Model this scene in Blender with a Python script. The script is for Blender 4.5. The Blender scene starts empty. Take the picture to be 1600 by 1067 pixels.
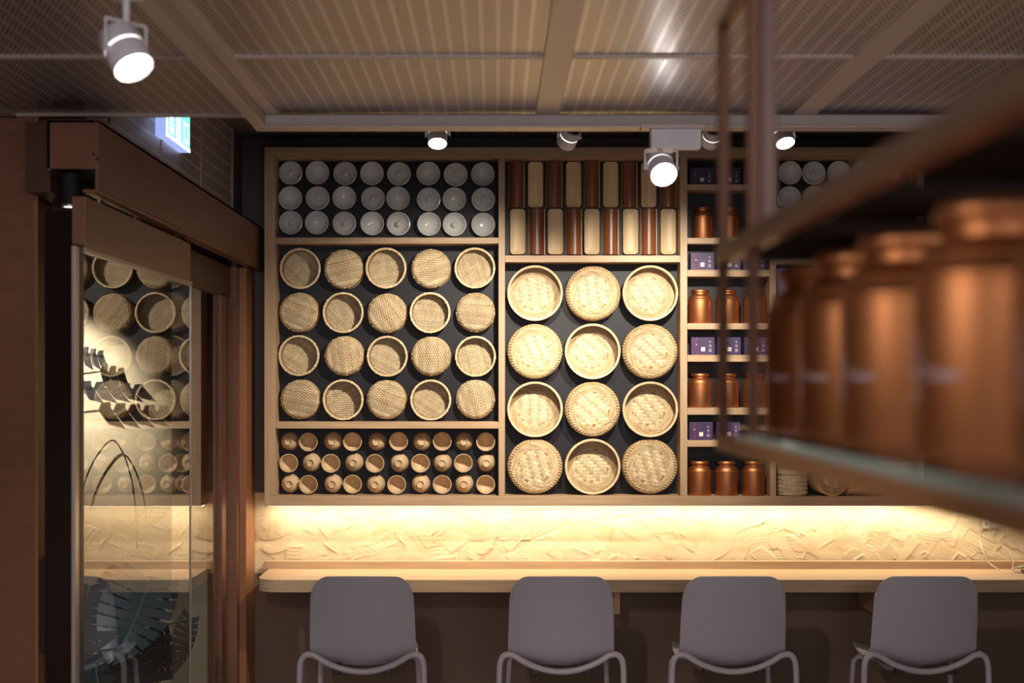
import bpy, math, random
import numpy as np
from mathutils import Vector, Matrix
random.seed(7)
rng = np.random.default_rng(11)
C = bpy.context.scene
COL = C.collection
PI = math.pi

# ------------------------------------------------------------------ camera
F = 2222.0                     # focal length in pixels of the 1600 px frame
VX, VY, EYE = 775.0, 597.0, 1.62
cam_d = bpy.data.cameras.new('camera'); cam = bpy.data.objects.new('camera', cam_d); COL.objects.link(cam)
cam.location = (0, 0, EYE); cam.rotation_euler = (PI/2, 0, 0)
cam_d.sensor_width = 36; cam_d.lens = F/1600*36
cam_d.shift_x = (800-VX)/1600; cam_d.shift_y = (VY-533.5)/1600
cam_d.dof.use_dof = True; cam_d.dof.focus_distance = 6.55; cam_d.dof.aperture_fstop = 3.8
cam_d.clip_start = .05
C.camera = cam

def P(px, py, d): return Vector(((px-VX)*d/F, d, EYE-(py-VY)*d/F))
def XX(px, d): return (px-VX)*d/F
def ZZ(py, d): return EYE-(py-VY)*d/F

# ------------------------------------------------------------------ world, exposure
w = bpy.data.worlds.new('world'); C.world = w; w.use_nodes = True
w.node_tree.nodes['Background'].inputs[0].default_value = (.60, .52, .55, 1)
w.node_tree.nodes['Background'].inputs[1].default_value = .18
C.view_settings.view_transform = 'Standard'; C.view_settings.look = 'None'
C.view_settings.exposure = 0; C.view_settings.gamma = 1
C.view_settings.use_curve_mapping = False
C.cycles.use_denoising = True
C.cycles.max_bounces = 8; C.cycles.transparent_max_bounces = 12
C.cycles.sample_clamp_indirect = 4

WARM = (1, .90, .76); LEDC = (1, .88, .66); NEUT = (1, .92, .86)
def light(name, kind, loc, power, color, aim=None, parent=None, size=.05, angle=60, blend=.5, sx=1, sy=.02):
    d = bpy.data.lights.new(name, kind); d.energy = power; d.color = color
    if kind == 'SPOT': d.spot_size = math.radians(angle); d.spot_blend = blend; d.shadow_soft_size = size
    elif kind == 'AREA': d.shape = 'RECTANGLE'; d.size = sx; d.size_y = sy
    else: d.shadow_soft_size = size
    o = bpy.data.objects.new(name, d); COL.objects.link(o); o.location = loc
    if aim is not None: o.rotation_euler = (Vector(aim)-Vector(loc)).to_track_quat('-Z', 'Y').to_euler()
    if parent: o.parent = parent
    return o
# the LED strip under the wall cabinet (a linear warm lamp) and added out-of-view lights standing in for the shop's unseen lighting
LED = light('led_light', 'AREA', (.68, 6.625, 1.040), 6.5, LEDC, aim=(.68, 6.66, .80), sx=3.46, sy=.012)
ROOM = [light('added_room_light', 'SPOT', (-.68, 1.2, 2.34), 120, NEUT, aim=(-.6, 4.5, .0), angle=48, blend=.7),
        light('added_room_light', 'SPOT', (-.52, 1.75, 2.34), 105, NEUT, aim=(1.1, 4.75, .0), angle=52, blend=.7),
        light('added_room_light', 'SPOT', (-.68, .60, 1.80), 10, NEUT, aim=(.34, 1.02, 1.62), angle=36, blend=.8),  # added low side light for the highlight band on the rack tins
        light('added_room_light', 'SPOT', (.15, 2.2, 2.34), 110, NEUT, aim=(.15, 2.6, 0), angle=95, blend=.6),  # added downlight whose floor bounce brightens the ceiling
        light('added_room_light', 'AREA', (.5, -1.6, 1.95), 56, (1, .93, .97), aim=(.3, 5, 1.7), sx=2.6, sy=.8),  # added soft frontal fill for beam, lamp bodies and chairs
        light('added_room_light', 'SPOT', (-.9, 1.6, 2.34), 22, NEUT, aim=(-1.5, 4.15, 1.3), angle=50, blend=.8)]  # added to brighten the pillar

# ------------------------------------------------------------------ helpers
def sr(r, g, b):
    f = lambda c: (c/255/12.92) if c/255 <= .04045 else ((c/255+.055)/1.055)**2.4
    return (f(r), f(g), f(b), 1)
class MB:
    def __init__(s): s.v = []; s.f = []; s.sh = []
    def add(s, vs, fs, shade=1.0):
        b = len(s.v); s.v += [tuple(p) for p in vs]
        for f in fs: s.f.append(tuple(i+b for i in f)); s.sh.append(shade)
        return s
    def box(s, x0, x1, y0, y1, z0, z1, shade=1.0):
        v = [(x, y, z) for x in (x0, x1) for y in (y0, y1) for z in (z0, z1)]
        return s.add(v, [(0,1,3,2),(4,6,7,5),(0,4,5,1),(2,3,7,6),(0,2,6,4),(1,5,7,3)], shade)
    def lathe(s, prof, n=32, shade=1.0, M=None, close=False):
        vs = []
        for k in range(n):
            a = 2*PI*k/n; c, q = math.cos(a), math.sin(a)
            for r, z in prof: vs.append((r*c, r*q, z))
        if M is not None: vs = [M @ Vector(v) for v in vs]
        m = len(prof); fs = []
        for k in range(n):
            k2 = (k+1) % n
            for j in range(m if close else m-1):
                j2 = (j+1) % m
                fs.append((k*m+j, k2*m+j, k2*m+j2, k*m+j2))
        return s.add(vs, fs, shade)
    def disc(s, r, z, n=32, M=None, shade=1.0, flip=False):
        vs = [(r*math.cos(2*PI*k/n), r*math.sin(2*PI*k/n), z) for k in range(n)]
        if M is not None: vs = [M @ Vector(v) for v in vs]
        f = tuple(range(n)); return s.add(vs, [f[::-1] if flip else f], shade)
    def tube(s, pts, r, n=8, closed=False, shade=1.0, caps=True):
        pts = [Vector(p) for p in pts]; N = len(pts); vs = []; fs = []
        rr = r if isinstance(r, (list, tuple)) else [r]*N
        ref = None
        for i, p in enumerate(pts):
            a = pts[(i-1) % N] if (closed or i) else p
            b = pts[(i+1) % N] if (closed or i < N-1) else p
            t = (b-a).normalized()
            if ref is None: ref = t.orthogonal().normalized()
            ref = (ref - t*ref.dot(t))
            ref = ref.normalized() if ref.length > 1e-6 else t.orthogonal().normalized()
            bi = t.cross(ref)
            for k in range(n):
                an = 2*PI*k/n; vs.append(p+(ref*math.cos(an)+bi*math.sin(an))*rr[i])
        for i in range(N if closed else N-1):
            i2 = (i+1) % N
            for k in range(n):
                k2 = (k+1) % n; fs.append((i*n+k, i*n+k2, i2*n+k2, i2*n+k))
        if not closed and caps: fs += [tuple(range(n))[::-1], tuple(range((N-1)*n, N*n))]
        return s.add(vs, fs, shade)
    def torus(s, R, r, z=0, n=40, m=8, shade=1.0):
        return s.lathe([(R+r*math.cos(2*PI*j/m), z+r*math.sin(2*PI*j/m)) for j in range(m)], n, shade, close=True)
    def mesh(s, name, mat):
        me = bpy.data.meshes.new(name); me.from_pydata(s.v, [], s.f)
        at = me.attributes.new('shade', 'FLOAT', 'FACE'); at.data.foreach_set('value', np.array(s.sh, dtype=np.float32))
        if mat: me.materials.append(mat)
        me.update(); return me
    def build(s, name, mat, parent=None, smooth=None, bevel=0, loc=None, rot=None, kind=None, label=None, seg=2):
        me = s.mesh(name, mat)
        if smooth:
            me.polygons.foreach_set('use_smooth', [True]*len(me.polygons))
            me.set_sharp_from_angle(angle=math.radians(smooth))
        o = bpy.data.objects.new(name, me); COL.objects.link(o)
        if bevel:
            b = o.modifiers.new('bevel', 'BEVEL'); b.width = bevel; b.segments = seg; b.limit_method = 'ANGLE'
        if parent: o.parent = parent
        if loc is not None: o.location = loc
        if rot is not None: o.rotation_euler = rot
        if kind: o['kind'] = kind
        if label: o['label'] = label
        return o
def tag(o, label, cat, group=None, kind=None):
    o['label'] = label; o['category'] = cat
    if group: o['group'] = group
    if kind: o['kind'] = kind
    return o
def thing(name, loc, label, cat, group=None, rot=(0,0,0), kind=None):
    o = bpy.data.objects.new(name, None); COL.objects.link(o); o.empty_display_size = .05
    o.location = loc; o.rotation_euler = rot
    return tag(o, label, cat, group, kind)
def copy_tree(root, loc, rot, label, group=None):
    r = root.copy(); COL.objects.link(r); r.location = loc; r.rotation_euler = rot
    r['label'] = label
    if group: r['group'] = group
    for ch in list(root.children):
        c = ch.copy(); COL.objects.link(c); c.parent = r
        for g in list(ch.children):
            d = g.copy(); COL.objects.link(d); d.parent = c
    return r
ORD = ['leftmost', 'second from left', 'third from left', 'fourth from left']
def colword(i, n):
    if i == 0: return 'leftmost'
    if i == n-1: return 'rightmost'
    if n % 2 and i == n//2: return 'middle'
    num = ['', 'second', 'third', 'fourth', 'fifth']
    return f'{num[i]} from left' if i < n/2 else f'{num[n-1-i]} from right'

# ------------------------------------------------------------------ materials
def mat(name, color, rough=.5, metal=0, spec=.5):
    m = bpy.data.materials.new(name); m.use_nodes = True
    b = m.node_tree.nodes['Principled BSDF']
    b.inputs['Base Color'].default_value = color if len(color) == 4 else (*color, 1)
    b.inputs['Roughness'].default_value = rough; b.inputs['Metallic'].default_value = metal
    b.inputs['Specular IOR Level'].default_value = spec
    return m
class NT:
    def __init__(s, m): s.m = m; s.t = m.node_tree; s.n = s.t.nodes; s.b = s.n['Principled BSDF']
    def new(s, typ, **kw):
        n = s.n.new(typ)
        for k, v in kw.items(): setattr(n, k, v)
        return n
    def link(s, a, b): s.t.links.new(a, b)
    def math(s, op, a, b=None, c=None):
        n = s.new('ShaderNodeMath', operation=op)
        for i, x in enumerate((a, b, c)):
            if x is None: continue
            if isinstance(x, (int, float)): n.inputs[i].default_value = x
            else: s.link(x, n.inputs[i])
        return n.outputs[0]
    def noise(s, vec, scale, detail=3, rough=.5):
        n = s.new('ShaderNodeTexNoise'); n.inputs['Scale'].default_value = scale; n.inputs['Detail'].default_value = detail
        n.inputs['Roughness'].default_value = rough
        s.link(vec, n.inputs['Vector']); return n.outputs['Fac']
    def coord(s, kind='Object', scale=(1,1,1), rot=(0,0,0)):
        if kind == 'World': v = s.new('ShaderNodeNewGeometry').outputs['Position']
        else: v = s.new('ShaderNodeTexCoord').outputs[kind]
        mp = s.new('ShaderNodeMapping'); mp.inputs['Scale'].default_value = scale; mp.inputs['Rotation'].default_value = rot
        s.link(v, mp.inputs['Vector']); return mp.outputs[0]
    def mix(s, fac, a, b, mode='MIX'):
        n = s.new('ShaderNodeMix', data_type='RGBA', blend_type=mode)
        if isinstance(fac, (int, float)): n.inputs['Factor'].default_value = fac
        else: s.link(fac, n.inputs['Factor'])
        for x, nm in ((a, 6), (b, 7)):
            if isinstance(x, tuple): n.inputs[nm].default_value = x
            else: s.link(x, n.inputs[nm])
        return n.outputs[2]
    def ramp(s, fac, a, b, p0=0., p1=1.):
        n = s.new('ShaderNodeValToRGB'); e = n.color_ramp.elements
        e[0].position = p0; e[1].position = p1; e[0].color = a; e[1].color = b
        s.link(fac, n.inputs[0]); return n.outputs[0]
    def bump(s, h, strength=.3, dist=.002):
        n = s.new('ShaderNodeBump'); n.inputs['Strength'].default_value = strength; n.inputs['Distance'].default_value = dist
        s.link(h, n.inputs['Height']); s.link(n.outputs[0], s.b.inputs['Normal'])
def grain_mat(name, c0, c1, rough, scale, bump=.15, metal=0, kind='World', shade=False, nscale=1.0):
    m = mat(name, c0, rough, metal); t = NT(m)
    f = t.noise(t.coord(kind, scale), nscale, 5, .6)
    col = t.ramp(f, c0, c1, .3, .7)
    oi = t.new('ShaderNodeObjectInfo').outputs['Random']
    v = t.math('MULTIPLY_ADD', oi, .18, .91)
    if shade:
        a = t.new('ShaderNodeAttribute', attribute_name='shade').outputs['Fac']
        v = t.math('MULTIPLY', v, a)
    hs = t.new('ShaderNodeHueSaturation'); t.link(v, hs.inputs['Value']); t.link(col, hs.inputs['Color'])
    t.link(hs.outputs[0], t.b.inputs['Base Color'])
    if bump: t.bump(f, bump, .0015)
    return m
def emit(name, color, strength):
    m = bpy.data.materials.new(name); m.use_nodes = True
    b = m.node_tree.nodes['Principled BSDF']
    b.inputs['Base Color'].default_value = (.8,.8,.8,1)
    b.inputs['Emission Color'].default_value = (*color[:3], 1); b.inputs['Emission Strength'].default_value = strength
    return m
OAK_H = grain_mat('oak_along', sr(172,140,106), sr(196,164,128), .5, (3, 40, 90))
OAK_V = grain_mat('oak_upright', sr(172,140,106), sr(196,164,128), .5, (90, 40, 3))
BRONZE = grain_mat('bronze_panel', sr(112,74,54), sr(122,82,60), .42, (6, 6, 30), bump=.03, metal=.35)
BRONZE_D = grain_mat('dark_bronze', sr(66,40,28), sr(74,46,32), .45, (6, 6, 30), bump=.03, metal=.35)
POSTM = grain_mat('dark_brass_post', sr(88,50,22), sr(94,54,26), .6, (20, 20, 20), bump=.03, metal=.2)
RAILM = grain_mat('brass_rail', sr(150,98,58), sr(160,106,64), .5, (20, 20, 20), bump=.03, metal=.25)
EDGEB = grain_mat('bronze_edge', sr(150,100,66), sr(158,106,70), .45, (20, 20, 20), bump=.03, metal=.15)
DARKBAR = mat('dark_bar', sr(30,20,15), .9, 0, .1)
BRASS = grain_mat('brushed_brass', sr(128,86,54), sr(138,94,60), .36, (20, 20, 20), bump=.03, metal=.8)
COPPER = grain_mat('copper_tin', sr(198,131,84), sr(206,139,92), .48, (30, 30, 4), bump=.05, metal=1)
BLACKP = mat('black_back_panel', sr(17,16,23), .5, 0, .35)
BLACK = mat('black_plastic', (.012,.012,.013,1), .5)
DARKGAP = mat('dark_gap', (.01,.008,.007,1), .8)
PORC = grain_mat('white_porcelain', sr(206,204,200), sr(216,214,210), .18, (9, 9, 9), bump=0)
CLAY = grain_mat('tan_clay', sr(196,166,126), sr(210,180,140), .6, (60, 60, 60), bump=.1)
BAM = grain_mat('bamboo_strip', sr(204,176,130), sr(226,204,164), .45, (40, 40, 40), bump=.1, shade=True)
BAMW = grain_mat('bamboo_weave', sr(198,172,130), sr(224,204,166), .55, (30, 30, 30), bump=.05, shade=True)
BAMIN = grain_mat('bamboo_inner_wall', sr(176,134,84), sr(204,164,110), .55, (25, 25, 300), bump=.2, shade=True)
BROWNB = grain_mat('brown_bamboo', sr(112,64,38), sr(150,90,52), .32, (70, 70, 3), bump=.1)
CREAMB = grain_mat('cream_bamboo', sr(214,178,126), sr(228,194,142), .42, (60, 60, 3), bump=.08)
CHAIRM = mat('grey_plastic_shell', sr(164,157,163), .45)
TUBEM = mat('grey_painted_steel', sr(178,166,172), .35)
WHITEM = mat('white_lamp_paint', sr(224,220,222), .4)
SILVER = mat('silver', (.7,.7,.7,1), .3, .9)
CEILFR = mat('ceiling_frame_paint', sr(176,160,148), .42, .25)
BEAMM = mat('grey_beam_paint', sr(168,156,152), .45, .05)
GREYW = mat('grey_wall_paint', sr(84,80,80), .7)
PURPLE = grain_mat('purple_card', sr(56,38,80), sr(61,42,87), .5, (9, 9, 9), bump=0)
LILAC = mat('lilac_card', sr(172,140,186), .6)
RED = mat('red_print', sr(196,44,72), .5)
CREAMPR = mat('cream_label', sr(238,226,206), .6)
PRINTP = mat('pale_print', sr(206,186,190), .5)
FLOORM = grain_mat('floor_tile', sr(176,168,164), sr(186,178,174), .4, (3, 3, 3), bump=.02)
LEAF = grain_mat('monstera_leaf', sr(50,64,68), sr(62,78,80), .45, (12, 12, 12), bump=.2)
STEM = mat('leaf_stem', sr(92,128,92), .5)
SHADOWM = mat('shadow_dark', sr(30,28,28), .6)  # near-black tone of the shadow cutouts beyond the glass
POT = mat('grey_pot', sr(70,66,66), .5)
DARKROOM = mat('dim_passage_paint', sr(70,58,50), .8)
LENS = emit('lamp_lens', (1, .95, .9), 22)
SLIT = emit('lamp_slit_glow', (1, .95, .9), 2.2)
LEDM = emit('led_diffuser', LEDC, 12)
GASKET = mat('light_aluminium', sr(170,158,148), .35, .6)
# glass: thin pane, real Fresnel reflection
def glass(name, tint=(1,1,1,1), boost=1.0):
    m = bpy.data.materials.new(name); m.use_nodes = True; n = m.node_tree.nodes; L = m.node_tree.links
    for x in list(n): n.remove(x)
    out = n.new('ShaderNodeOutputMaterial'); mx = n.new('ShaderNodeMixShader'); tr = n.new('ShaderNodeBsdfTransparent')
    gl = n.new('ShaderNodeBsdfGlossy'); fr = n.new('ShaderNodeFresnel'); mu = n.new('ShaderNodeMath')
    tr.inputs[0].default_value = tint; gl.inputs['Roughness'].default_value = 0.0
    fr.inputs['IOR'].default_value = 1.5; mu.operation = 'MULTIPLY'; mu.inputs[1].default_value = boost; mu.use_clamp = True
    L.new(fr.outputs[0], mu.inputs[0]); L.new(mu.outputs[0], mx.inputs[0])
    L.new(tr.outputs[0], mx.inputs[1]); L.new(gl.outputs[0], mx.inputs[2]); L.new(mx.outputs[0], out.inputs[0])
    return m
GLASS = glass('door_glass', (.93,.95,.94,1), 1.5)
SHELFG = glass('shelf_glass', (.90,.95,.94,1), 1.0)
EDGEG = mat('green_glass_edge', sr(186,222,218), .2); NT(EDGEG).b.inputs['Transmission Weight'].default_value = .3
# perforated sheet: rows of holes between solid stripes (u across the stripes, v along them)
def perf(name, ua, va, c_solid, c_hole, period=.037, solid=.25, hole=.01233, hole_v=.026, rough=.3, metal=.6):
    m = mat(name, c_solid, rough, metal); t = NT(m)
    g = t.new('ShaderNodeNewGeometry').outputs['Position']
    sp = t.new('ShaderNodeSeparateXYZ'); t.link(g, sp.inputs[0])
    u, v = sp.outputs[ua], sp.outputs[va]
    fr = t.math('FRACT', t.math('DIVIDE', u, period))
    band = t.math('GREATER_THAN', fr, solid)
    su = t.math('SINE', t.math('MULTIPLY', u, 2*PI/hole)); sv = t.math('SINE', t.math('MULTIPLY', v, 2*PI/hole_v))
    h = t.math('MULTIPLY', su, sv)
    mr = t.new('ShaderNodeMapRange'); mr.inputs[1].default_value = -.1; mr.inputs[2].default_value = .35
    t.link(h, mr.inputs[0])
    hm = t.math('MULTIPLY', mr.outputs[0], band)
    t.link(t.mix(hm, c_solid, c_hole), t.b.inputs['Base Color'])
    wob = t.noise(t.coord('World', (14, 5, 5)), 1., 2)
    t.bump(t.math('ADD', t.math('MULTIPLY', hm, -.6), t.math('MULTIPLY', wob, 1.6)), .35, .003)
    return m
PERF_C = perf('perforated_ceiling_sheet', 0, 1, sr(178,167,166), sr(34,29,29))
PERF_L = perf('perforated_wall_sheet', 2, 1, sr(196,186,184), sr(40,34,36), period=.055, solid=.2, hole=.022, hole_v=.022, rough=.4, metal=.3)
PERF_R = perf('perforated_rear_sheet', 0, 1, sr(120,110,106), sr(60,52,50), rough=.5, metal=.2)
def plaster():
    m = mat('troweled_plaster', sr(206,186,150), .75); t = NT(m)
    f = t.noise(t.coord('World', (9, 9, 14)), 1., 6, .65)
    f2 = t.noise(t.coord('World', (60, 60, 160)), 1., 4, .6)
    t.link(t.ramp(f, sr(198,174,134), sr(214,196,162), .3, .7), t.b.inputs['Base Color'])
    t.bump(t.math('MULTIPLY_ADD', f2, .5, f), .35, .004)
    return m
PLASTER = plaster()

# ------------------------------------------------------------------ the setting
WY = 6.70                      # face of the back wall
CF = 6.535                     # front of the wall cabinet
BPY = 6.665                    # face of its black back panels
ZC, ZR = 2.40, 2.77            # dropped ceiling, rear ceiling
# back wall with real trowel relief in the lit band
x0, x1, z0, z1 = -1.22, 2.62, .72, 1.10
nx, nz = 770, 96
gx = np.linspace(x0, x1, nx); gz = np.linspace(z0, z1, nz)
GX, GZ = np.meshgrid(gx, gz, indexing='ij')
H = np.zeros_like(GX)
for k in range(330):
    cx, cz = rng.uniform(x0, x1), rng.uniform(z0, z1); a = rng.uniform(-1.2, 1.2) + (PI if rng.random() < .5 else 0)
    L_, W_ = rng.uniform(.04, .12), rng.uniform(.02, .055)
    u = (GX-cx)*math.cos(a)+(GZ-cz)*math.sin(a); v = -(GX-cx)*math.sin(a)+(GZ-cz)*math.cos(a)
    v = v + rng.uniform(-3, 3)*u*u
    inside = np.clip((L_-np.abs(u))/.006, 0, 1)*np.clip((W_-np.abs(v))/.004, 0, 1)
    new = .0016*rng.uniform(-1, 1) + .0032*(v/W_)*rng.uniform(-.3, 1) + .0006*np.sin(v*rng.uniform(300, 700))
    H = H*(1-inside*.85)+new*inside*.85
    ridge = np.exp(-((v-W_)/.0022)**2)*np.clip((L_-np.abs(u))/.03, 0, 1)*rng.uniform(0, .006)*(rng.random()<.6)
    ridge2 = np.exp(-((u-L_)/.0022)**2)*np.clip((W_-np.abs(v))/.02, 0, 1)*rng.uniform(0, .005)*(rng.random()<.6)
    H += ridge+ridge2
edge = np.clip((GZ-z0)/.02, 0, 1)*np.clip((z1-GZ)/.02, 0, 1)*np.clip((GX-x0)/.02, 0, 1)*np.clip((x1-GX)/.02, 0, 1)
H = (H+.002)*edge
wb = MB()
V = np.stack([GX, WY-H, GZ], -1).reshape(-1, 3)
idx = np.arange(nx*nz).reshape(nx, nz)
fs = np.stack([idx[:-1, :-1], idx[1:, :-1], idx[1:, 1:], idx[:-1, 1:]], -1).reshape(-1, 4)
wb.add(V.tolist(), fs.tolist())
def flat(mb, a0, a1, b0, b1, y=WY): mb.add([(a0,y,b0),(a1,y,b0),(a1,y,b1),(a0,y,b1)], [(0,1,2,3)])
flat(wb, x1, 3.5, 0, ZR)
wall_back = wb.build('wall_back', PLASTER, smooth=60)
tag(wall_back, 'cream troweled plaster back wall behind the counter and cabinet', 'wall', kind='structure')
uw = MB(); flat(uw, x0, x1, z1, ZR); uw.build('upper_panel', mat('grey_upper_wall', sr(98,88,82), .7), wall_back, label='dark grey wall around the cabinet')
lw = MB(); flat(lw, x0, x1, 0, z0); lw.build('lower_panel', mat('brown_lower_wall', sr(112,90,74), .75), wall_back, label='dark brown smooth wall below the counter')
o = MB().box(-3.3, 3.6, -3, 7.3, -.1, 0).build('floor', FLOORM); tag(o, 'brown floor under the chairs', 'floor', kind='structure')
o = MB().box(3.5, 3.6, -3, 6.8, 0, 2.9).build('wall_right', GREYW); tag(o, 'dim grey wall on the right side', 'wall', kind='structure')
# left wall: pillar, header, perforated upper wall
wl = MB().box(-2.3, -2.2, -3, 4.15, 0, 2.9).build('wall_left', BRONZE)
tag(wl, 'brown wall on the left side of the shop', 'wall', kind='structure')
MB().box(-1.32, -1.205, 4.28, 6.70, 2.30, ZR+.1).build('upper_wall', GREYW, wl)
yb = [4.158, 4.40, 5.08, 5.76, 6.44]
for k in range(4):
    MB().box(-1.204, -1.196, yb[k]+.012, yb[k+1]-.012, 2.33, ZR-.002).build('perforated_panel', PERF_L, wl, label='perforated grey metal panel above the door')
    MB().box(-1.204, -1.190, yb[k+1]-.012, yb[k+1]+.012, 2.33, ZR-.002).build('panel_strip', CEILFR, wl)
MB().box(-1.215, -1.196, 6.452, 6.695, 2.33, ZR-.002).build('end_panel', GREYW, wl)
pl = MB().box(-2.2, -1.345, 4.15, 4.27, 0, ZC).build('trim_1', BRONZE, bevel=.002)
tag(pl, 'wide brown metal pillar at the left edge of the view', 'pillar', kind='structure')
MB().box(-1.3445, -1.338, 4.152, 4.268, 0, ZC-.004).build('edge_strip', EDGEB, pl)
h = MB().box(-1.338, -1.318, 4.168, 4.262, ZZ(1016,4.2), ZZ(874,4.2)).build('handle', DARKGAP, pl, bevel=.004, label='black recessed door handle')
# header box over the sliding door
hd = MB(); hd.box(-1.100, -1.09, 3.90, 6.69, 2.146, 2.34); hd.box(-1.232, -1.222, 3.90, 6.69, 2.20, 2.34)
hd.box(-1.232, -1.09, 3.90, 6.69, 2.33, 2.341); hd.box(-1.232, -1.10, 3.90, 3.91, 2.205, 2.34)
header = hd.build('trim_2', BRONZE, bevel=.0015); tag(header, 'long brown metal header box above the glass sliding door', 'door header', kind='structure')
MB().box(-1.135, -1.09, 3.905, 6.69, 2.140, 2.150).build('bottom_lip', BRASS, header, bevel=.001)
MB().box(-1.222, -1.101, 3.93, 6.69, 2.21, 2.225).build('track_cover', DARKGAP, header)
MB().box(-1.30, -1.232, 3.93, 6.69, 2.146, 2.34).build('rear_panel', BRONZE_D, header)
for y in (4.20, 4.62, 5.2):
    r = MB(); M_ = Matrix.Translation((-1.165, y, 2.138)) @ Matrix.Rotation(PI/2, 4, 'Y')
    r.lathe([(0,-.006),(.016,-.006),(.016,.006),(0,.006)], 16, M=M_); r.box(-1.168,-1.162, y-.03, y+.03, 2.14, 2.212)
    r.build('roller', SILVER, header, smooth=40, label='small silver door roller')
for (sx, sz) in ((-1.104, 2.245), (-1.0925, 2.232)):
    b = MB(); b.lathe([(0,-.003),(.004,-.003),(.004,0),(0,0)], 10, M=Matrix.Translation((sx, 3.898, sz)) @ Matrix.Rotation(PI/2, 4, 'X')); b.build('screw', DARKGAP, header)
# the door: sliding glass leaf and fixed side light
dr = MB().box(-1.152, -1.114, 3.86, 5.19, 1.995, 2.125).build('door_1', BRONZE, bevel=.002)
tag(dr, 'sliding glass door with brown metal top rail on the left', 'door', kind='structure')
MB().box(-1.225, -1.155, 3.86, 3.905, 0, 2.085).build('near_stile', DARKBAR, dr, bevel=.001)
MB().box(-1.1555, -1.1445, 3.868, 3.908, 0, 1.992).build('edge_strip', GASKET, dr, bevel=.001, label='pale metal edge of the glass')
MB().box(-1.156, -1.143, 3.9085, 3.945, 0, 1.994).build('gasket', BLACK, dr)
g = MB(); g.add([(-1.145, 3.93, .02), (-1.145, 5.33, .02), (-1.145, 5.33, 1.996), (-1.145, 3.93, 1.996)], [(0,1,2,3)])
g.build('glass_pane', GLASS, dr)
MB().box(-1.149, -1.1415, 5.325, 5.332, 0, 1.996).build('glass_edge', GASKET, dr)
MB().box(-1.152, -1.138, 3.94, 5.33, 1.980, 1.997).build('glass_clamp', GASKET, dr)
d2 = MB().box(-1.235, -1.195, 5.30, 6.69, 2.0, 2.14).build('door_2', BRONZE_D, bevel=.002)
tag(d2, 'fixed glass side light between the sliding door and the back wall', 'door side light', kind='structure')
g = MB(); g.add([(-1.21, 5.30, .02), (-1.21, 6.28, .02), (-1.21, 6.28, 2.01), (-1.21, 5.30, 2.01)], [(0,1,2,3)])
g.build('glass_pane', GLASS, d2)
MB().box(-1.235, -1.195, 6.20, 6.30, 0, 2.01).build('stile', BRONZE, d2, bevel=.002)
MB().box(-1.30, -1.165, 6.40, 6.46, 0, 2.141).build('door_frame', BRONZE, d2, bevel=.002)
MB().box(-1.30, -1.135, 6.46, 6.698, 0, 2.141).build('jamb', EDGEB, d2, bevel=.002)
# passage beyond the glass
pb = MB().box(-3.3, -1.24, 7.10, 7.2, 0, 2.9).build('wall_beyond', PLASTER); tag(pb, 'lit cream plaster wall seen through the glass door', 'wall', kind='structure')
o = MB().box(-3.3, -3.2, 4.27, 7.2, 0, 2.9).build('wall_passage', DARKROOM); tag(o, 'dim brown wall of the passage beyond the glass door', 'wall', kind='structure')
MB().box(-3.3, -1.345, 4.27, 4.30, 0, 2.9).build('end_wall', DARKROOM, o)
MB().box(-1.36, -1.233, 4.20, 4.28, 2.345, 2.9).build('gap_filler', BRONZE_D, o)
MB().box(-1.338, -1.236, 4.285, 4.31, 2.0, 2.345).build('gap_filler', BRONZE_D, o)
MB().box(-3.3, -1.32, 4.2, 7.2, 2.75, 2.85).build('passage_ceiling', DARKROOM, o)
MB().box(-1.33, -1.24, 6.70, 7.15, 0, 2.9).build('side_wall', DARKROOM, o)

# ceilings
XJ = [-2.172, -1.426, -.66, .148, .89, 1.635, 2.38, 3.12]
YJ = [4.15-.745*k for k in range(9)]
ce = MB().box(-2.25, 3.5, -1.9, 4.16, ZC+.012, ZC+.05).build('ceiling', CEILFR)
tag(ce, 'dropped ceiling of square perforated metal panels with pale joint strips', 'ceiling', kind='structure')
for i in range(len(XJ)-1):
    for j in range(5):
        p = MB().box(XJ[i]+.004, XJ[i+1]-.004, YJ[j+1]+.004, YJ[j]-.004, ZC+.001, ZC+.0115).build('ceiling_panel', PERF_C, ce)
for i, x in enumerate(XJ):
    hw = .034
    MB().box(x-hw, x+hw, YJ[5], 4.15, ZC-.008, ZC+.006).build('joint_strip', CEILFR, ce, bevel=.002)
for j in range(1, 5):
    MB().box(-2.2, 3.1, YJ[j]-.012, YJ[j]+.012, ZC-.006, ZC+.004).build('cross_strip', CEILFR, ce, bevel=.002)
MB().box(-2.2, 3.2, -1.9, YJ[5], ZC, ZC+.012).build('near_sheet', PERF_C, ce)
MB().box(-2.2, 3.4, 4.146, 4.162, ZC, ZR+.05).build('fascia', GREYW, ce)
MB().box(-2.2, -.69, 4.128, 4.150, ZC-.008, ZC+.004).build('edge_trim', CEILFR, ce, bevel=.001)
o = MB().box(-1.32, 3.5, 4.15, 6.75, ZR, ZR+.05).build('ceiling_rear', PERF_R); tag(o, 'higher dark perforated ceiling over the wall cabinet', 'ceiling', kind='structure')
bm = MB().box(-.70, 3.3, 4.10, 4.16, ZZ(197,4.11), ZZ(180,4.11)).build('trim_3', BEAMM, bevel=.002)
tag(bm, 'grey beam along the front edge of the dropped ceiling', 'beam', kind='structure')
MB().box(-.70, 3.3, 4.096, 4.164, ZZ(197,4.11)-.006, ZZ(197,4.11)).build('beam_lip', CEILFR, bm, bevel=.001)
trk = MB().box(-.700, -.664, -1.5, 4.10, ZC-.045, ZC-.0085).build('lamp_track', CEILFR, bevel=.002)
tag(trk, 'long pale lighting track running along the ceiling on the left', 'lighting track')
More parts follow.
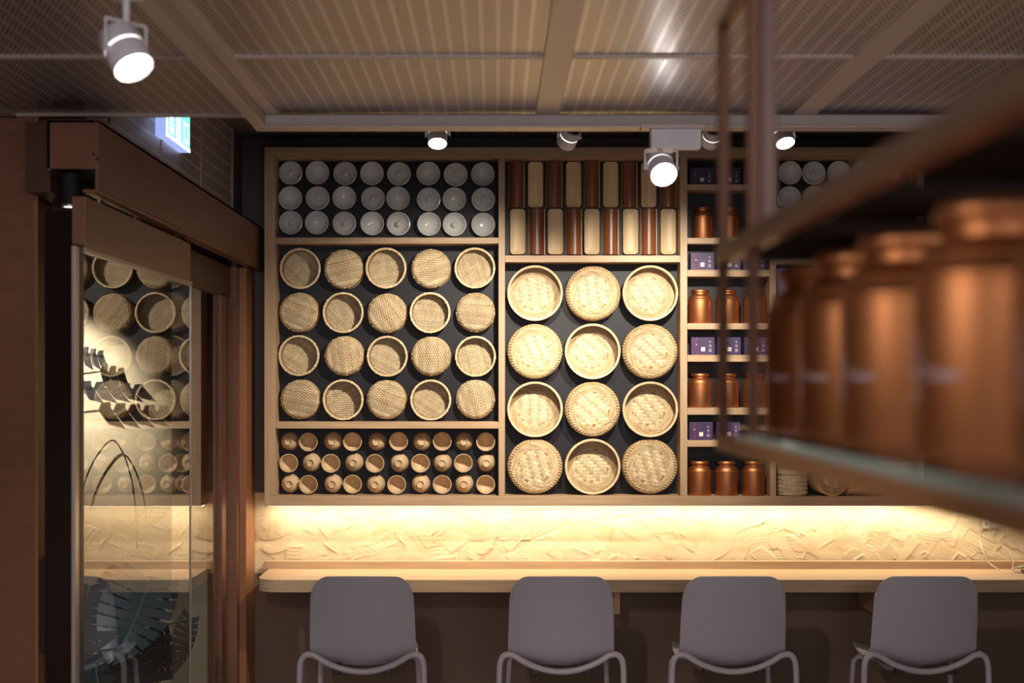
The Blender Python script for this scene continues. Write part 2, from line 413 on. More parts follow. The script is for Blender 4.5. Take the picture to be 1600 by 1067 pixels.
trk2 = MB().box(-1.0, 3.0, 5.18, 5.214, ZR-.04, ZR-.0005).build('lamp_track', CEILFR, bevel=.002)
tag(trk2, 'lighting track hidden behind the beam above the wall spotlights', 'lighting track')
for r in ROOM: r.parent = ce

# ------------------------------------------------------------------ spotlights
def spot(pos, aim, label, mount_z, power, angle=50, color=NEUT, blend=.6, box=None, S=.84):
    pos = Vector(pos); R = .042*S
    root = thing('spotlight', (pos.x, pos.y, mount_z), label, 'spotlight', 'round spotlights on the ceiling tracks')
    q = (Vector(aim)-pos).to_track_quat('-Z', 'Y')           # local -Z points where the lamp shines
    def put(o): o.location = pos-root.location; o.scale = (S,)*3; o.rotation_mode = 'QUATERNION'; o.rotation_quaternion = q; return o
    RU = .042
    put(MB().lathe([(RU*.88,-.040),(RU*.96,-.044),(RU,-.042),(RU,.004),(RU*.93,.005),(RU*.9,-.02)], 36).build('front_can', WHITEM, root, smooth=40))
    put(MB().lathe([(RU*.93,.010),(RU,.011),(RU,.046),(RU*.92,.050),(RU*.80,.050),(RU*.80,.044),(0,.044)], 36).build('rear_can', WHITEM, root, smooth=40))
    put(MB().lathe([(RU*.95,.003),(RU*.955,.012)], 36).build('light_slit', SLIT, root, smooth=40, label='glowing slit around the can'))
    hs = MB().lathe([(0,.046),(RU*.45,.046),(RU*.45,.058),(0,.058)], 16)
    for k in range(14):
        a = 2*PI*k/14; M_ = Matrix.Rotation(a, 4, 'Z'); b = MB().box(RU*.45, RU*.78, -.0018, .0018, .045, .057)
        hs.add([M_ @ Vector(v) for v in b.v], b.f)
    put(hs.build('heat_sink', BLACK, root))
    put(MB().disc(RU*.885, -.0385, 32, flip=True).build('lens', LENS, root))
    # yoke: pivots on both sides, arms up to the mount
    side = q @ Vector((1,0,0)); side.z = 0; side.normalize(); rel = pos-root.location
    top = -.004
    y = MB()
    for s in (-1, 1):
        pv = rel+side*s*(R+.004); y.tube([pv-side*.006, pv+side*s*.008], .0065, 10)
        y.tube([pv+side*s*.004, Vector((pv.x+side.x*s*.004, pv.y+side.y*s*.004, min(top, rel.z+.062*S)))], .0028, 6)
    if rel.z+.062*S < top:
        zt = rel.z+.062*S
        y.tube([rel+side*(-(R+.008))+Vector((0,0,.062*S)), rel+side*(R+.008)+Vector((0,0,.062*S))], .0032, 6)
        y.tube([(rel.x, rel.y, zt), (0, 0, 0)], .007, 10)
    else:
        y.tube([rel+side*(-(R+.008))+Vector((0,0,top-rel.z)), rel+side*(R+.008)+Vector((0,0,top-rel.z))], .0032, 6)
    y.build('yoke', WHITEM, root, smooth=40)
    if box is None:
        MB().box(-.03, .03, -.017, .017, -.03, 0).build('track_adapter', WHITEM, root, bevel=.003)
    if power:
        d = (q @ Vector((0,0,-1))); l = light('bulb', 'SPOT', pos+d*.05, power, color, aim=aim, size=.03, angle=angle, blend=blend)
        l.parent = root; l.location = l.location-root.location
    return root
# near lamp on the left track
LP = P(197,82,2.62)
spot(LP, LP+Vector((.45,-.34,-.80)), 'large blurred white spotlight hanging from the left ceiling track', ZC-.045, 30, 60, S=.9)
# lamp under the driver box on the beam
cp = P(1033,262,4.12)
root = spot(cp, cp+Vector((.10,-.78,-.60)), 'white spotlight under a ribbed driver box on the ceiling beam', ZZ(233,4.12), 40, 60, box=True, S=.95)
bx = MB().box(XX(1016,4.12)-root.location.x, XX(1094,4.12)-root.location.x, -.024, .024, .0, ZZ(203,4.12)-root.location.z).build('driver_box', WHITEM, root, bevel=.003, label='ribbed white driver box')
fin = MB()
for k in range(11):
    x = XX(1046+k*3.8,4.12)-root.location.x; fin.box(x, x+.0025, -.028, -.0235, .010, .044)
fin.build('vent_ribs', WHITEM, bx)
MB().box(-.06, .12, -.028, .02, ZZ(203,4.12)-root.location.z, ZZ(197,4.12)-root.location.z).build('adapter_plate', CEILFR, root)
for x in (-.028, .018): MB().box(x-.016, x+.016, -.012, .012, -.012, .001).build('pad', CREAMPR, root, bevel=.002)
# four lamps in front of the wall cabinet
LY = 5.2
spot(P(684,212,LY), P(684,212,LY)+Vector((0,-.46,-.88)), 'small lit spotlight above the white bowls facing the room', ZR-.04, 40, 60)
s2 = spot(P(889,214,LY), P(690,640,6.6), 'small spotlight turned to the wall above the bamboo tubes', ZR-.04, 200, 70, WARM, 1)
s3 = spot(P(1112,213,LY), P(1005,565,6.6), 'small spotlight turned to the wall above the upper boxes', ZR-.04, 200, 58, WARM, 1)
spot(P(1224,212,LY), P(1224,212,LY)+Vector((.12,-.50,-.85)), 'small lit spotlight facing the room right of the brass posts', ZR-.04, 40, 60)
# recessed downlight by the door
o = MB().lathe([(.022,0),(.026,.002),(.026,-.003),(.022,-.004)], 24).build('downlight', GASKET, loc=(-1.190, 3.98, 2.113)); tag(o, 'small recessed downlight at the top of the left door gap', 'downlight')
MB().disc(.0215, -.002, 20, flip=True).build('lens', emit('downlight_glow', (1,.85,.75), 3), o)
MB().lathe([(.024,.002),(.024,.09),(0,.09)], 20).build('housing', DARKGAP, o)

# ------------------------------------------------------------------ exit sign
ex = thing('exit_sign', (-1.19, 5.17, 2.60), 'glowing green exit sign on the perforated wall above the door', 'exit sign')
ya, yz = 4.99, 5.37; X_ = -1.155
zb, zt = ZZ(239,5.37), ZZ(239,5.37)+.20
rel = lambda x, y, z: (x+1.19, y-5.17, z-2.60)
MB().box(-.006, X_+1.19-.002, ya-5.17, yz-5.17, zb-2.60, zt-2.60).build('housing', emit('sign_side_glow', (.35,.48,.95), .9), ex, bevel=.002)
MB().box(X_+1.19-.002, X_+1.19, ya-5.17+.01, yz-5.17-.004, zb-2.6+.012, zt-2.6-.01).build('green_panel', emit('sign_green', (.16,.92,.76), 1.5), ex)
wm = MB()
def sb(a, b, c, d): # white marks on the face; a,b along the sign 0..1, c,d height 0..1
    wm.box(X_+1.19, X_+1.1915, ya-5.17+(yz-ya)*a, ya-5.17+(yz-ya)*b, zb-2.6+.2*c, zb-2.6+.2*d)
wm.box(X_+1.19-.002, X_+1.191, ya-5.17, ya-5.17+.012, zb-2.6, zt-2.6); wm.box(X_+1.19-.002, X_+1.191, ya-5.17, yz-5.17, zb-2.6, zb-2.6+.012)
sb(.12,.135,.12,.3); sb(.265,.28,.12,.3); sb(.19,.205,.12,.62); sb(.12,.28,.12,.17); sb(.14,.155,.36,.54); sb(.24,.255,.36,.54); sb(.14,.255,.34,.39)
sb(.40,.45,.06,.95); sb(.50,.56,.06,.70); sb(.40,.60,.66,.95)
sb(.72,.735,.12,.5); sb(.90,.915,.12,.5); sb(.72,.915,.12,.17); sb(.72,.915,.45,.5)
wm.build('white_lettering', emit('sign_white', (.9,1,1), 1.8), ex)

# ------------------------------------------------------------------ wall cabinet
cab = thing('display_cabinet', (0, CF, ZZ(791,CF)), 'wide oak wall cabinet with black backs over the counter', 'cabinet')
cz = cab.location.z
def board(name, px0, px1, py0, py1, m, y0=CF, y1=6.69):
    b = MB().box(XX(px0,CF), XX(px1,CF), y0-CF, y1-CF, ZZ(py1,CF)-cz, ZZ(py0,CF)-cz)
    return b.build(name, m, cab, bevel=.0012)
RX = 1706
board('top_board', 413, RX, 230, 246, OAK_H); board('bottom_board', 413, RX, 775, 791, OAK_H)
board('side_panel', 413, 430, 246.2, 774.8, OAK_V); board('side_panel', 1690, RX, 246.2, 774.8, OAK_V)
for a, b in ((779,789),(1063,1074),(1203,1213),(1432,1444)):
    board('divider', a, b, 246.2, 774.8, OAK_V, CF+.0006)
SH = [(430,779,371,380.5),(430,779,659,669.5),(789,1063,399,409.5)]
CSH = [(288,297),(371.5,381),(421.5,432),(505,514.5),(554.5,565),(637,648),(688,698)]
SH += [(1074,1203,a,b) for a, b in CSH] + [(1213,1432,325,334),(1213,1432,403,412),(1213,1432,690,699),(1444,1690,360,369),(1444,1690,520,529)]
for a, b, c, d in SH: board('shelf', a+.15, b-.15, c, d, OAK_H, CF+.0012)
for a, b in ((430,779),(789,1063),(1074,1203),(1213,1432),(1444,1690)):
    MB().box(XX(a,CF), XX(b,CF), BPY-CF, 6.69-CF, ZZ(775,CF)-cz, ZZ(246,CF)-cz).build('back_panel', BLACKP, cab)
MB().box(XX(416,CF), XX(1702,CF), 6.60-CF, 6.65-CF, -.006, 0).build('led_strip', LEDM, cab, label='warm glowing light strip under the cabinet')
LED.parent = cab; LED.location = LED.location-cab.location
OUT = (PI/2, 0, 0)              # local +Z faces the viewer side
def wall_pos(px, py, front=6.60):   # point seen at a pixel, sat on the back panel
    return (XX(px,front), BPY-.0008, ZZ(py,front))

# ---- white porcelain: plain bowls and lids with a knob
def porc(kind):
    R = .0545
    t = thing('porcelain_bowl' if kind == 'bowl' else 'porcelain_dish', (0,0,0), '', 'bowl' if kind == 'bowl' else 'dish')
    if kind == 'bowl':
        pr = [(0,.0),(.022,0),(.024,.006),(.040,.020),(R,.048),(R+.0005,.0495),(R-.002,.0495),(.040,.023),(.026,.0105),(.012,.0075),(0,.007)]
        MB().lathe(pr, 40).build('body', PORC, t, smooth=50)
    else:
        pr = [(0,0),(.024,0),(.024,.008),(.042,.018),(R,.036),(R+.0005,.038),(R-.004,.039),(R-.006,.036),(.040,.022),(.024,.014),(.013,.012),(0,.012)]
        MB().lathe(pr, 40).build('body', PORC, t, smooth=50)
        MB().lathe([(.011,.010),(.0105,.024),(.0135,.030),(.0135,.034),(.011,.037),(0,.0375)], 24).build('knob', PORC, t, smooth=60)
    return t
protos = {}
def place(kind, maker, loc, rot, label, group):
    if kind not in protos:
        r = maker(); protos[kind] = r; r.location = loc; r.rotation_euler = rot; r['label'] = label; r['group'] = group
        return r
    return copy_tree(protos[kind], loc, rot, label, group)
BX = [454,496,539,582,624,670,712,755]; BY = [270,309,348]; rows3 = ['top', 'middle', 'bottom']
for r in range(3):
    for c in range(8):
        knob = (r+c) % 2 == 0
        px = max(453.8, BX[c]+(-1.5 if r and not c % 2 else 0)+random.uniform(-.8,.8)); py = BY[r]+c*.35+random.uniform(-.6,.6)
        k = 'lid' if knob else 'bowl'
        lab = f"{'white porcelain dish with round knob' if knob else 'plain white porcelain bowl, hollow out'}, {colword(c,8)} in {rows3[r]} row"
        place('p'+k, lambda k=k: porc(k), wall_pos(px, py, 6.62), OUT, lab, 'white bowls and dishes in the upper left compartment')
for r, py in enumerate((270, 309)):
    for c in range(5):
        k = 'lid' if (r+c) % 2 else 'bowl'; pxx = 1234+c*38.2
        lab = f"dim white porcelain {'dish with knob' if k=='lid' else 'bowl'}, {colword(c,5)} of {'upper' if r==0 else 'lower'} row, behind brass rack"
        place('p'+k, lambda k=k: porc(k), wall_pos(pxx, py, 6.62), OUT, lab, 'white bowls and dishes in the upper right compartment')

# ---- small woven baskets
def weave_disc(R, pitch=.0056, step=.0125, amp=.0026, n_shade=(.70,1.15)):
    mb = MB(); rows = int(R/pitch)
    for i in range(-rows, rows+1):          # wefts, each passing over one stake and under the next
        y = i*pitch; hw = math.sqrt(max(R*R-y*y, 0))
        if hw < step: continue
        m0 = int(hw/(step/4)); xs_ = [-hw]+[q*step/4 for q in range(-m0, m0+1)]+[hw]
        n = len(xs_)-1; sh = random.uniform(*n_shade); vs = []
        for x in xs_:
            z = amp*math.cos(PI*x/step+(i % 2)*PI)
            for dy, dz in ((-pitch*.43,-.0008),(0,.0006),(pitch*.43,-.0008)): vs.append((x, y+dy, z+dz))
        mb.add(vs, [(3*k+j, 3*k+3+j, 3*k+4+j, 3*k+1+j) for k in range(n) for j in (0,1)], sh)
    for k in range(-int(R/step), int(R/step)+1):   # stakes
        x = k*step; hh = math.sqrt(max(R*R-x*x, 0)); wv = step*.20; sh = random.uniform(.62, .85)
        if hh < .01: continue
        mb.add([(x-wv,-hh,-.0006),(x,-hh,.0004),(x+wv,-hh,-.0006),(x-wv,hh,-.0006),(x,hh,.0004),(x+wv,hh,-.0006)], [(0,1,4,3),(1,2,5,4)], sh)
    return mb
def small_basket(kind):
    R, Hh = .0915, .068
    t = thing('woven_basket', (0,0,0), '', 'basket')
    if kind == 'open':
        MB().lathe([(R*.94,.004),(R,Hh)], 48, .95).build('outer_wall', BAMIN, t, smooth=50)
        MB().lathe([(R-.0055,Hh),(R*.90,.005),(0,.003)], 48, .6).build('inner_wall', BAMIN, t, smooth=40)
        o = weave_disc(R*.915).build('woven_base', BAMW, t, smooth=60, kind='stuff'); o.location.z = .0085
        MB().lathe([(R-.006,Hh-.008),(R-.006,Hh+.002),(R-.002,Hh+.004),(R+.003,Hh+.002),(R+.003,Hh-.008)], 48).build('rim', BAM, t, smooth=50)
        zr = Hh
    else:
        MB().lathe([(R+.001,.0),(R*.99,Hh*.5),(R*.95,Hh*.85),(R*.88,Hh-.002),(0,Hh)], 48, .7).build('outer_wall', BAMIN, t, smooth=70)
        o = weave_disc(R*.965).build('woven_base', BAMW, t, smooth=60, kind='stuff')
        for v in o.data.vertices:   # roll the edge of the base over the side
            q = math.hypot(v.co.x, v.co.y)/R
            v.co.z += Hh+.001 - (max(0, q-.82)/.18)**2*.020
        MB().torus(R-.001, .003, .010, 48, 8).build('rim', BAM, t, smooth=60)
        MB().torus(R*.955, .0022, Hh*.80, 48, 8).build('base_hoop', BAM, t, smooth=60)
        zr = Hh*.80
    ties = MB()
    for k in range(10):
        a = 2*PI*k/10+.2*math.sin(3*k); rr = R-.0015 if kind == 'open' else R*.957
        M_ = Matrix.Rotation(a, 4, 'Z') @ Matrix.Translation((rr, 0, zr))
        b = MB().box(-.0062, .006, -.0022, .0022, -.006, .0056) if kind == 'open' else MB().box(-.004, .004, -.0022, .0022, -.004, .0035)
        ties.add([M_ @ Vector(v) for v in b.v], b.f, 1.25)
    ties.build('binding_ties', BAM, t, bevel=.0008, kind='stuff')
    return t
SX = [[469,536,603,673,742],[466,536,604,672,743],[467,537,605,673,743],[468,536,603,673,743]]; SY = [419,488,556,624]
rows4 = ['top', 'second', 'third', 'bottom']
for r in range(4):
    for c in range(5):
        op = (r+c) % 2 == 0
        lab = f"small bamboo basket, {'open side out' if op else 'woven base out'}, {colword(c,5)} of {rows4[r]} row"
        place('sb'+str(op), lambda op=op: small_basket('open' if op else 'closed'), wall_pos(SX[r][c], SY[r]+random.uniform(-1,1), 6.595),
              (PI/2, random.choice([0, PI/2, .45, -.4, 1.1])*.9+random.uniform(-.2,.2) if (r+c) else .8, 0), lab, 'small woven baskets in the left compartment')

# ---- large bamboo trays and lids with wide woven strips
def twill(Rc, wdt, z, h=.0022):
    mb = MB(); n = int(Rc/wdt)+1
    def piece(cx, cy, lx, ly, along):
        sh = random.uniform(.86, 1.16)*(1.06 if along else .80); a = .46  # horizontal strips lighter: grain, plus the light's direction painted into the tone
        m = 3; vs = []
        for k in range(m+1):
            s = k/m-.5; zz = z+h*(1-(2*s)**2)
            for e in (-a, a):
                vs.append((cx+s*lx*.97, cy+e*ly, zz) if along else (cx+e*lx, cy+s*ly*.97, zz*1.0-.0002))
        fs = [(2*k, 2*k+1, 2*k+3, 2*k+2) if not along else (2*k, 2*k+2, 2*k+3, 2*k+1) for k in range(m)]
        mb.add(vs, fs, sh)
    for i in range(-n, n+1):
        for j in range(-n, n+1):
            ph = (i+j) % 4
            if ph == 0:     # horizontal piece over two cells (i,j),(i+1,j)
                cx, cy = (i+.5)*wdt, j*wdt
                if math.hypot(cx, cy) < Rc: piece(cx, cy, 2*wdt, wdt, True)
            if ph == 2:     # vertical piece over the two cells (i,j),(i,j-1)... of the other phase
                cx, cy = i*wdt, (j+.5)*wdt
                if math.hypot(cx, cy) < Rc: piece(cx, cy, wdt, 2*wdt, False)
    return mb
def spiral_band(r0, r1, z0, z1, n, sweep, wid, h):
    mb = MB()
    for k in range(n):
        a0 = 2*PI*k/n; vs = []; m = 6; sh = random.uniform(.72, 1.14)
        for j in range(m+1):
            s = j/m; a = a0+sweep*s; r = r0+(r1-r0)*s; zz = z0+(z1-z0)*s**2
            for e, dz in ((-.5, 0), (0, h), (.5, 0)):
                aa = a+e*wid/r; vs.append((r*math.cos(aa), r*math.sin(aa), zz+dz*math.sin(PI*min(1, .15+s*.85))))
        mb.add(vs, [(3*j+q, 3*j+q+1, 3*j+q+4, 3*j+q+3) for j in range(m) for q in (0,1)], sh)
    return mb
def beads(mb, r, z, n, L, wd, h, tilt):
    for k in range(n):
        a = 2*PI*k/n; M_ = Matrix.Rotation(a, 4, 'Z') @ Matrix.Translation((r, 0, z)) @ Matrix.Rotation(tilt, 4, 'Z')
        v = [(-wd/2,0,0),(0,-L/2,0),(wd/2,0,0),(0,L/2,0),(0,0,h),(0,-L*.28,h*.75),(0,L*.28,h*.75)]
        mb.add([M_ @ Vector(p) for p in v], [(0,1,5),(1,2,5),(0,5,4),(5,2,4),(0,4,6),(4,2,6),(0,6,3),(6,2,3)], random.uniform(.9,1.15))
def big_basket(kind):
    R, Hh, Rc = .1268, .084, .085
    t = thing('bamboo_tray' if kind == 'open' else 'bamboo_basket', (0,0,0), '', 'tray' if kind == 'open' else 'basket')
    if kind == 'open':
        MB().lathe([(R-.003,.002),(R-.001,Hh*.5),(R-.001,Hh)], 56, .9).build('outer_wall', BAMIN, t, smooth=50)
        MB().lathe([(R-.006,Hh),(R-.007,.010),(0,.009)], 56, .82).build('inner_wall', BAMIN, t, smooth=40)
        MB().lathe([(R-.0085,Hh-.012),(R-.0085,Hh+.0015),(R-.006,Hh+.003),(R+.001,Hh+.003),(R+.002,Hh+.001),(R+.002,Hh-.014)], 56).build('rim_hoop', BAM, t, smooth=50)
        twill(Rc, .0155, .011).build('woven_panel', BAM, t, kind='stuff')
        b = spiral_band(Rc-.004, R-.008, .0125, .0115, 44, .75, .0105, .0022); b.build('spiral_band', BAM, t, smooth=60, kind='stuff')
        MB().torus(Rc-.002, .0011, .0135, 48, 6, 1.0).build('inner_ring', BAM, t, smooth=60)
    else:
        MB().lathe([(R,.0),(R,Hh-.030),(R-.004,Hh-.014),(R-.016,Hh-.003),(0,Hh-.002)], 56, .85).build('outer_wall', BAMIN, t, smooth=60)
        twill(Rc, .0155, Hh-.0015).build('woven_panel', BAM, t, kind='stuff')
        b = spiral_band(Rc-.004, R-.017, Hh+.0012, Hh-.001, 52, .8, .0100, .0022)
        beads(b, R-.0165, Hh-.0025, 52, .021, .0085, .0052, .75); beads(b, R-.0085, Hh-.0075, 56, .018, .0085, .0050, -.6)
        beads(b, R-.004, Hh-.0205, 56, .017, .009, .0035, .6)
        b.build('braided_edge', BAM, t, smooth=50, kind='stuff')
        MB().torus(Rc-.002, .0010, Hh+.0015, 48, 6, 1.0).build('inner_ring', BAM, t, smooth=60)
    return t
GXs = [[836,927,1016],[836,926,1016],[836,926,1016],[836,926,1016]]; GYs = [458,549,639.5,729]
gw = ['left', 'middle', 'right']
for r in range(4):
    for c in range(3):
        op = (r+c) % 2 == 0
        lab = f"{'large open bamboo tray, hollow side out' if op else 'large round bamboo basket, braided base out'}, {gw[c]} of {rows4[r]} row"
        place('bb'+str(op), lambda op=op: big_basket('open' if op else 'closed'), wall_pos(GXs[r][c], GYs[r], 6.585),
              (PI/2, random.choice([0, .1, .5, .75])+random.uniform(-.15,.15), 0), lab, 'large bamboo trays and baskets in the middle compartment')

# ---- bamboo tubes
def half_tube(kind):
    Wd, L_ = .0355, .1065   # half width, half length
    if kind == 'brown':
        t = thing('bamboo_tube', (0,0,0), '', 'bamboo tube')
        mb = MB(); vs = []; n = 16
        for e in (-L_, L_):
            for k in range(n+1):
                a = PI*k/n; vs.append((Wd*math.cos(a), e, .006+.030*math.sin(a)))
        fs = [(k, k+1, n+2+k, n+1+k) for k in range(n)]
        mb.add(vs, fs); mb.add(vs[:n+1], [tuple(range(n+1))]); mb.add(vs[n+1:], [tuple(range(n+1))[::-1]])
        mb.build('half_tube', BROWNB, t, smooth=40)
        e = MB(); e.box(Wd-.001, Wd+.0022, -L_, L_, 0, .012); e.box(-Wd-.001, -Wd+.001, -L_, L_, 0, .008)
        e.build('cut_edge', CREAMB, t, label='pale cut edge')
    else:
        t = thing('bamboo_tray', (0,0,0), '', 'bamboo tray')
        # rounded oblong, gently hollow
        rc = .017; outl = []
        for cx, cy, a0 in ((Wd-rc, L_-rc, 0), (-Wd+rc, L_-rc, PI/2), (-Wd+rc, -L_+rc, PI), (Wd-rc, -L_+rc, 1.5*PI)):
            for k in range(7): a = a0+PI/2*k/6; outl.append((cx+rc*math.cos(a), cy+rc*math.sin(a)))
        rings = []
        for s, z in ((1.0, 0), (1.0, .022), (.97, .027), (.90, .0265), (.72, .024), (.4, .022), (.1, .0215)):
            rings.append([((x*s) if s < 1 else x, (math.copysign(max(0, abs(y)-(1-s)*Wd), y)) if s < 1 else y, z) for x, y in outl])
        n = len(outl); vs = [p for rg in rings for p in rg]
        fs = [(q*n+k, q*n+(k+1) % n, (q+1)*n+(k+1) % n, (q+1)*n+k) for q in range(len(rings)-1) for k in range(n)]
        fs.append(tuple(range((len(rings)-1)*n, len(rings)*n)))
        MB().add(vs, fs).build('hollow_tray', CREAMB, t, smooth=45)
    return t
T1 = [807,837,866,896.5,925,954.5,984,1014,1045]; T2 = [809,839,868,897,925,954.5,985.5,1014.5,1044.5]
for r, (xs, py) in enumerate(((T1, 288), (T2, 361.5))):
    for c in range(9):
        br = (r+c) % 2 == 0
        lab = f"{'dark brown bamboo half tube' if br else 'cream rounded bamboo tray'} standing upright, {colword(c,9)} of {'upper' if r==0 else 'lower'} row"
        place('ht'+str(br), lambda br=br: half_tube('brown' if br else 'cream'), wall_pos(xs[c], py, 6.63), OUT, lab, 'bamboo tubes and trays in the top middle compartment')

# ---- clay cups
def cup(kind):
    R, Hh = .0435, .062
    t = thing('clay_cup', (0,0,0), '', 'cup')
    if kind == 'open':
        MB().lathe([(0,.002),(.018,0),(.020,.005),(.036,.020),(R,Hh-.003),(R,Hh),(R-.0035,Hh),(R-.0045,Hh-.006),(.034,.022),(.018,.010),(0,.008)], 36).build('body', CLAY, t, smooth=50)
    else:
        MB().lathe([(R-.003,.004),(R-.0005,.0005),(R,.004),(R-.001,.012),(.0375,.036),(.029,.049),(.019,.055),(0,.056)], 36).build('body', CLAY, t, smooth=50)
        MB().lathe([(.019,.053),(.0180,.063),(.0170,.0642),(.0148,.0642),(.0138,.063),(.0132,.058),(0,.0575)], 28).build('foot_ring', CLAY, t, smooth=45)
    return t
KX = [[451,482,519,551,588,623,659,691,725,759],[451.5,485,517,552,586,623,657,691,724,760],[452,482,519,551,586,620,657,691,725,759]]; KY = [690,723.5,756.6]
for r in range(3):
    for c in range(10):
        foot = (r+c) % 2 == 0
        lab = f"tan clay cup {'upturned with foot ring out' if foot else 'with dark hollow side out'}, {colword(c,10)} of {rows3[r]} row"
        place('cup'+str(foot), lambda foot=foot: cup('foot' if foot else 'open'), wall_pos(KX[r][c], KY[r]+random.uniform(-.7,.7), 6.61), (PI/2, random.uniform(-.5,.5), 0), lab, 'clay cups in the lower left compartment')

# ---- copper tea tins
def tin_profile(R, H_):
    return [(0,0),(R*.98,0),(R,.002),(R,.672*H_),(R*.985,.678*H_),(R*.985,.684*H_),(R*1.01,.69*H_),(R*1.01,.71*H_),(R*.95,.735*H_),(R*.90,.785*H_),(R*.92,.795*H_),(R*.90,.81*H_),(R*.74,.845*H_),(R*.68,.86*H_)]
def lid_profile(R, H_):
    return [(R*.67,.855*H_),(R*.67,.905*H_),(R*.76,.92*H_),(R*.78,.935*H_),(R*.78,.965*H_),(R*.72,.995*H_),(R*.66,H_),(0,H_)]
def tin(R, H_, name='tea_tin'):
    t = thing(name, (0,0,0), '', 'tea tin')
    MB().lathe(tin_profile(R, H_), 48).build('body', COPPER, t, smooth=35)
    MB().lathe(lid_profile(R, H_), 48).build('lid', COPPER, t, smooth=35)
    return t
shelf_names = ['top tin shelf', 'second tin shelf', 'third tin shelf', 'bottom tin shelf']
for r, (sy, xs) in enumerate(((371.5,[1098,1139,1181]),(505,[1094,1136.5,1178.5]),(637,[1094,1136.5,1178.5]),(775,[1093,1135,1177]))):
    for c in range(3):
        R_ = .0485 if r == 0 else .0545
        k = 'tinS' if r == 0 else 'tin'
        lab = f"copper tea tin on {shelf_names[r]} of the oak cabinet, {gw[c]} of three"
        place(k, lambda r=r, R_=R_: tin(R_, .148 if r == 0 else .157), (XX(xs[c],6.595), 6.597, ZZ(sy,CF)+.0006), (0,0,0), lab, 'copper tea tins in the oak cabinet')

# ---- purple boxes with print
GLY = [ [(.5,.98,.2,.86),(.1,.62,.9,.62),(.5,.9,.5,.05)],
        [(.1,.9,.9,.9),(.3,1,.3,.75),(.7,1,.7,.75),(.15,.65,.85,.65),(.15,.65,.15,.4),(.85,.65,.85,.4),(.15,.4,.85,.4),(.2,.2,.1,.02),(.45,.25,.45,.05),(.8,.25,.92,.02)],
        [(.06,.95,.94,.95),(.06,.05,.94,.05),(.06,.05,.06,.95),(.94,.05,.94,.95),(.25,.75,.75,.75),(.5,.88,.5,.6),(.28,.55,.72,.55),(.28,.55,.28,.38),(.72,.55,.72,.38),(.3,.2,.5,.36),(.7,.18,.5,.36)] ]
def stroke(mb, mapf, s, size, th):
    x0, y0, x1, y1 = s; d = Vector((x1-x0, y1-y0)); nrm = Vector((-d.y, d.x)).normalized()*th/size/2
    n = 2
    for k in range(n):
        a = Vector((x0, y0))+d*k/n; b = Vector((x0, y0))+d*(k+1)/n
        mb.add([mapf(*(p*size)) for p in (a-nrm, b-nrm, b+nrm, a+nrm)], [(0,1,2,3)])
def gift_box():
    W_, D_, H_ = .109, .055, .082
    t = thing('gift_box', (0,0,0), '', 'gift box')
    MB().box(-W_/2, W_/2, -D_/2, D_/2, 0, H_).build('carton', PURPLE, t, bevel=.0012)
    y = -D_/2-.0006
    cord = [(-.030+.0035*math.sin(z*90), y-.0006, z) for z in np.linspace(.001, H_-.001, 18)]
    MB().tube(cord, .0019, 6).build('red_cord', RED, t, smooth=60, label='wavy red cord')
    MB().tube([(-.0325,y-.001,.050),(-.0285,y-.001,.046)], .003, 6).build('cord_knot', CREAMPR, t)
    MB().box(-.0085, .0095, y-.0008, y+.0006, .017, .036).build('paper_label', CREAMPR, t, label='small cream square label')
    m = MB()
    for g, z in enumerate((.053, .035, .015)):
        for s in GLY[g]: stroke(m, lambda a, b, z=z: (.027+a, y, z+b), s, .0125, .0012)
    m.build('lettering', PRINTP, t, label='three pale characters in a column')
    return t
bx_rows = [(288,[1096.5,1139,1179],'top box shelf'),(421.5,[1097,1139,1179],'second box shelf'),(554.5,[1098,1139,1181],'third box shelf'),(688,[1095,1138,1180],'bottom box shelf')]
for r, (sy, xs, nm) in enumerate(bx_rows):
    for c in range(3):
        if r == 3 and c == 2: continue
        lab = f"purple gift box with red cord on the {nm}, {gw[c]}"
        if r == 3: lab = f"purple gift box with red cord on the {nm}, {'leftmost' if c==0 else 'partly behind the glass shelf'}"
        place('box', gift_box, (XX(xs[c],6.58), 6.60, ZZ(sy,CF)+.0006), (0,0,0), lab, 'purple gift boxes in the oak cabinet')

